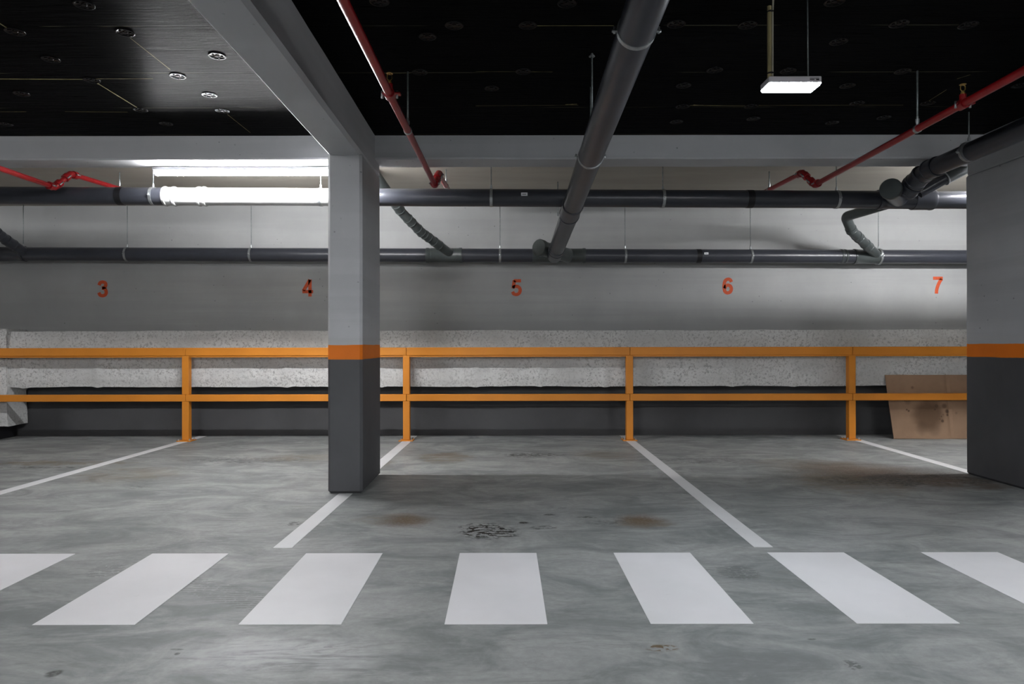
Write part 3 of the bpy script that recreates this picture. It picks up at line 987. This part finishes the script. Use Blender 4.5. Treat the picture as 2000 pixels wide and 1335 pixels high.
def sprinkler(pipe, p, d):
    """saddle with an upright brass sprinkler head on a red pipe"""
    s = d.cross(Vector((0, 0, 1))).normalized(); u = Vector((0, 0, 1))
    mb = MB()
    mb.lathe([(-.028, .0225), (-.028, .029), (.028, .029), (.028, .0225)], p, d, 20)
    mb.tube([p, p + u * .052], .017, 16)
    for sg in (-1, 1):
        mb.box(p + s * sg * .026 - Vector((.012, .018, .005)), p + s * sg * .046 + Vector((.012, .018, .005)), .003)
    sd = mb.build('saddle', M['red'], pipe)
    for sg in (-1, 1):
        b = MB()
        b.tube([p + s * sg * .038 - u * .022, p + s * sg * .038 + u * .016], .006, 8)
        b.build('saddle_bolt', M['steel'], sd)
    h_ = MB()
    h_.lathe([(0, .011), (.012, .011), (.012, .008), (.02, .006)], p + u * .052, u, 12)
    for sg in (-1, 1):
        h_.tube([p + u * .068 + s * sg * .004, p + u * .080 + s * sg * .012, p + u * .096 + s * sg * .012, p + u * .106 + s * sg * .003], .0025, 8)
    h_.lathe([(0, .017), (.002, .017), (.002, .004), (.005, .004)], p + u * .105, u, 16)
    h_.build('sprinkler_head', M['brass'], pipe)


pc = at_y(P1c, dirc, 3.52); sprinkler(rc, pc, dirc)
pr = at_y(P1r, dirr, 3.72); sprinkler(rr_, pr, dirr)


def red_hanger(label, p, top, off=0.0):
    h_ = thing('pipe_hanger', p, label, 'pipe hanger', 'rods holding the red sprinkler pipes')
    p = Vector(p); u = Vector((0, 0, 1))
    MB().lathe([(-.011, .022), (-.011, .0255), (.011, .0255), (.011, .022)], p, (0, 1, 0), 24).build('clamp_band', M['steel'], h_)
    MB().lathe([(0, .008), (.018, .012), (.034, .012), (.034, .007), (.05, .007)], p + u * .026, u, 10).build('rod_nut', M['steel'], h_)
    MB().tube([p + u * .03, Vector((p.x, p.y, top))], .0055, 8).build('threaded_rod', M['rod'], h_)


red_hanger('steel rod hanger on the red pipe just right of the nearest column', at_y(P1c, dirc, 4.18), CEIL)
red_hanger('steel rod hanger on the red pipe at the upper right, left of its brass sprinkler', at_y(P1r, dirr, 4.18), CEIL)
farc, farr, farl = dp(885, 385, 7.1), dp(1478, 384, 6.9), dp(250, 372, 6.7)
for P2_, fa, y, lb in ((P2c, farc, 6.5, 'steel rod hanger behind the beam on the red pipe near the column'), (P2r, farr, 6.6, 'steel rod hanger on the lower end of the red pipe above number 6'), (P2l, farl, 6.58, 'steel rod hanger on the red pipe end at the upper left')):
    q = P2_.lerp(fa, (y - P2_.y) / (fa.y - P2_.y))
    red_hanger(lb, q, CEIL)
hh = thing('pipe_hanger', (dp(1090, 370, 7.0).x, 7.0, CEIL), 'lone threaded rod left of the thick centre pipe above the upper pipe', 'pipe hanger')
MB().tube([(dp(1090, 370, 7.0).x, 7.0, CEIL - .35), (dp(1090, 370, 7.0).x, 7.0, CEIL)], .0055, 8).build('threaded_rod', M['rod'], hh)


# ------------------------------------------------------------------ lamps
def batten(x0, x1, y, z, label, tubes=1):
    """a hung fluorescent batten: the tube below, the metal body above"""
    cxm = (x0 + x1) / 2
    b = thing('fluorescent_lamp', (cxm, y, z), label, 'lamp', 'fluorescent lamps')
    hw = .025 if tubes == 1 else .075
    MB().box((x0, y - hw, z + .022), (x1, y + hw, z + .050), .004).build('housing', M['housing'], b)
    for yy in ([y] if tubes == 1 else [y - .045, y + .045]):
        MB().tube([(x0 + .03, yy, z), (x1 - .03, yy, z)], .021, 20).build('tube', M['tube'], b)
        for xx in (x0 + .015, x1 - .015):
            MB().box((xx - .014, yy - .018, z - .019), (xx + .014, yy + .018, z + .026), .004).build('end_cap', M['white'], b)
    if z + .06 < BEAM_Z - .02 or y < BEAM_A:
        for xx in (x0 + .25, x1 - .25):
            MB().tube([(xx, y, z + .05), (xx, y, CEIL)], .004, 8).build('hanger_rod', M['rod'], b)
    return b


LZc = EYE + 1.437
batten(-2.92, -1.10, 5.683, LZc, 'lit fluorescent tube lamp glowing above the pale pipe section, left of the column')
batten(4.05, 5.85, 5.737, LZc + .018, 'lit fluorescent tube lamp hidden behind the right column')
batten(-9.2, -7.7, 5.683, LZc, 'lit fluorescent tube lamp beyond the left edge of the photo')
batten(-2.8, -1.3, -1.4, LZc + .1, 'lit twin fluorescent lamp over the aisle behind and left of the camera', 2)
batten(3.0, 4.5, -1.3, LZc + .1, 'lit twin fluorescent lamp over the aisle behind and right of the camera', 2)
batten(-3.3, -1.8, -5.0, LZc, 'lit fluorescent tube lamp over the far bays behind the camera, left')
batten(3.9, 5.4, -5.0, LZc, 'lit fluorescent tube lamp over the far bays behind the camera, right')

# emergency light hanging from a conduit and a rod
SE = 425.0; DE = F / SE
ex0, ex1 = (1503 - CX) / SE, (1606 - CX) / SE
ez = EYE + (HY - 162) / SE
el = thing('emergency_light', ((ex0 + ex1) / 2, DE, ez), 'small glowing white emergency light box hanging at the upper right', 'emergency light')
MB().box((ex0, DE, ez), (ex1, DE + .108, ez + .030), .003).build('housing', M['white'], el)
mb = MB()
v = [mb.bm.verts.new(p) for p in ((ex0 + .002, DE + .002, ez), (ex1 - .002, DE + .002, ez), (ex1 - .002, DE + .106, ez), (ex0 + .002, DE + .106, ez),
                                  (ex0 + .006, DE + .010, ez - .010), (ex1 - .006, DE + .010, ez - .010), (ex1 - .006, DE + .100, ez - .010), (ex0 + .006, DE + .100, ez - .010))]
for fc in ((0, 1, 5, 4), (1, 2, 6, 5), (2, 3, 7, 6), (3, 0, 4, 7), (4, 5, 6, 7), (0, 1, 2, 3)):
    mb.bm.faces.new([v[i] for i in fc])
mb.build('diffuser', M['led'], el)
MB().box((ex1 - .055, DE - .0008, ez + .019), (ex1 - .012, DE + .001, ez + .021)).box((ex1 - .055, DE - .0008, ez + .012), (ex1 - .034, DE + .001, ez + .016)).box((ex1 - .026, DE - .0008, ez + .010), (ex1 - .012, DE + .001, ez + .017)).build('printed_mark', M['ink'], el)
cdx = (1507 - CX) / SE + .0
MB().tube([(cdx, DE + .02, ez + .028), (cdx, DE + .02, EYE + (HY - 9) / SE)], .0095, 16).build('conduit', M['conduit'], el)
cbx = cdx + .013
MB().tube([(cbx, DE + .015, ez + .028), (cbx, DE + .015, EYE + (HY - 20) / SE), (cbx + .002, DE + .014, EYE + (HY - 6) / SE), (cbx + .008, DE + .02, CEIL)], .0040, 10).build('cable', M['cable'], el)
for py in (20, 141):
    z_ = EYE + (HY - py) / SE
    MB().lathe([(-.003, .012), (-.003, .0145), (.003, .0145), (.003, .012)], (cdx + .004, DE + .018, z_), (0, 0, 1), 16).build('cable_tie', M['rubber'], el)
MB().tube([((1583 - CX) / SE, DE + .02, ez + .028), ((1583 - CX) / SE - .003, DE + .02, CEIL)], .0032, 8).build('hanger_rod', M['rod'], el)
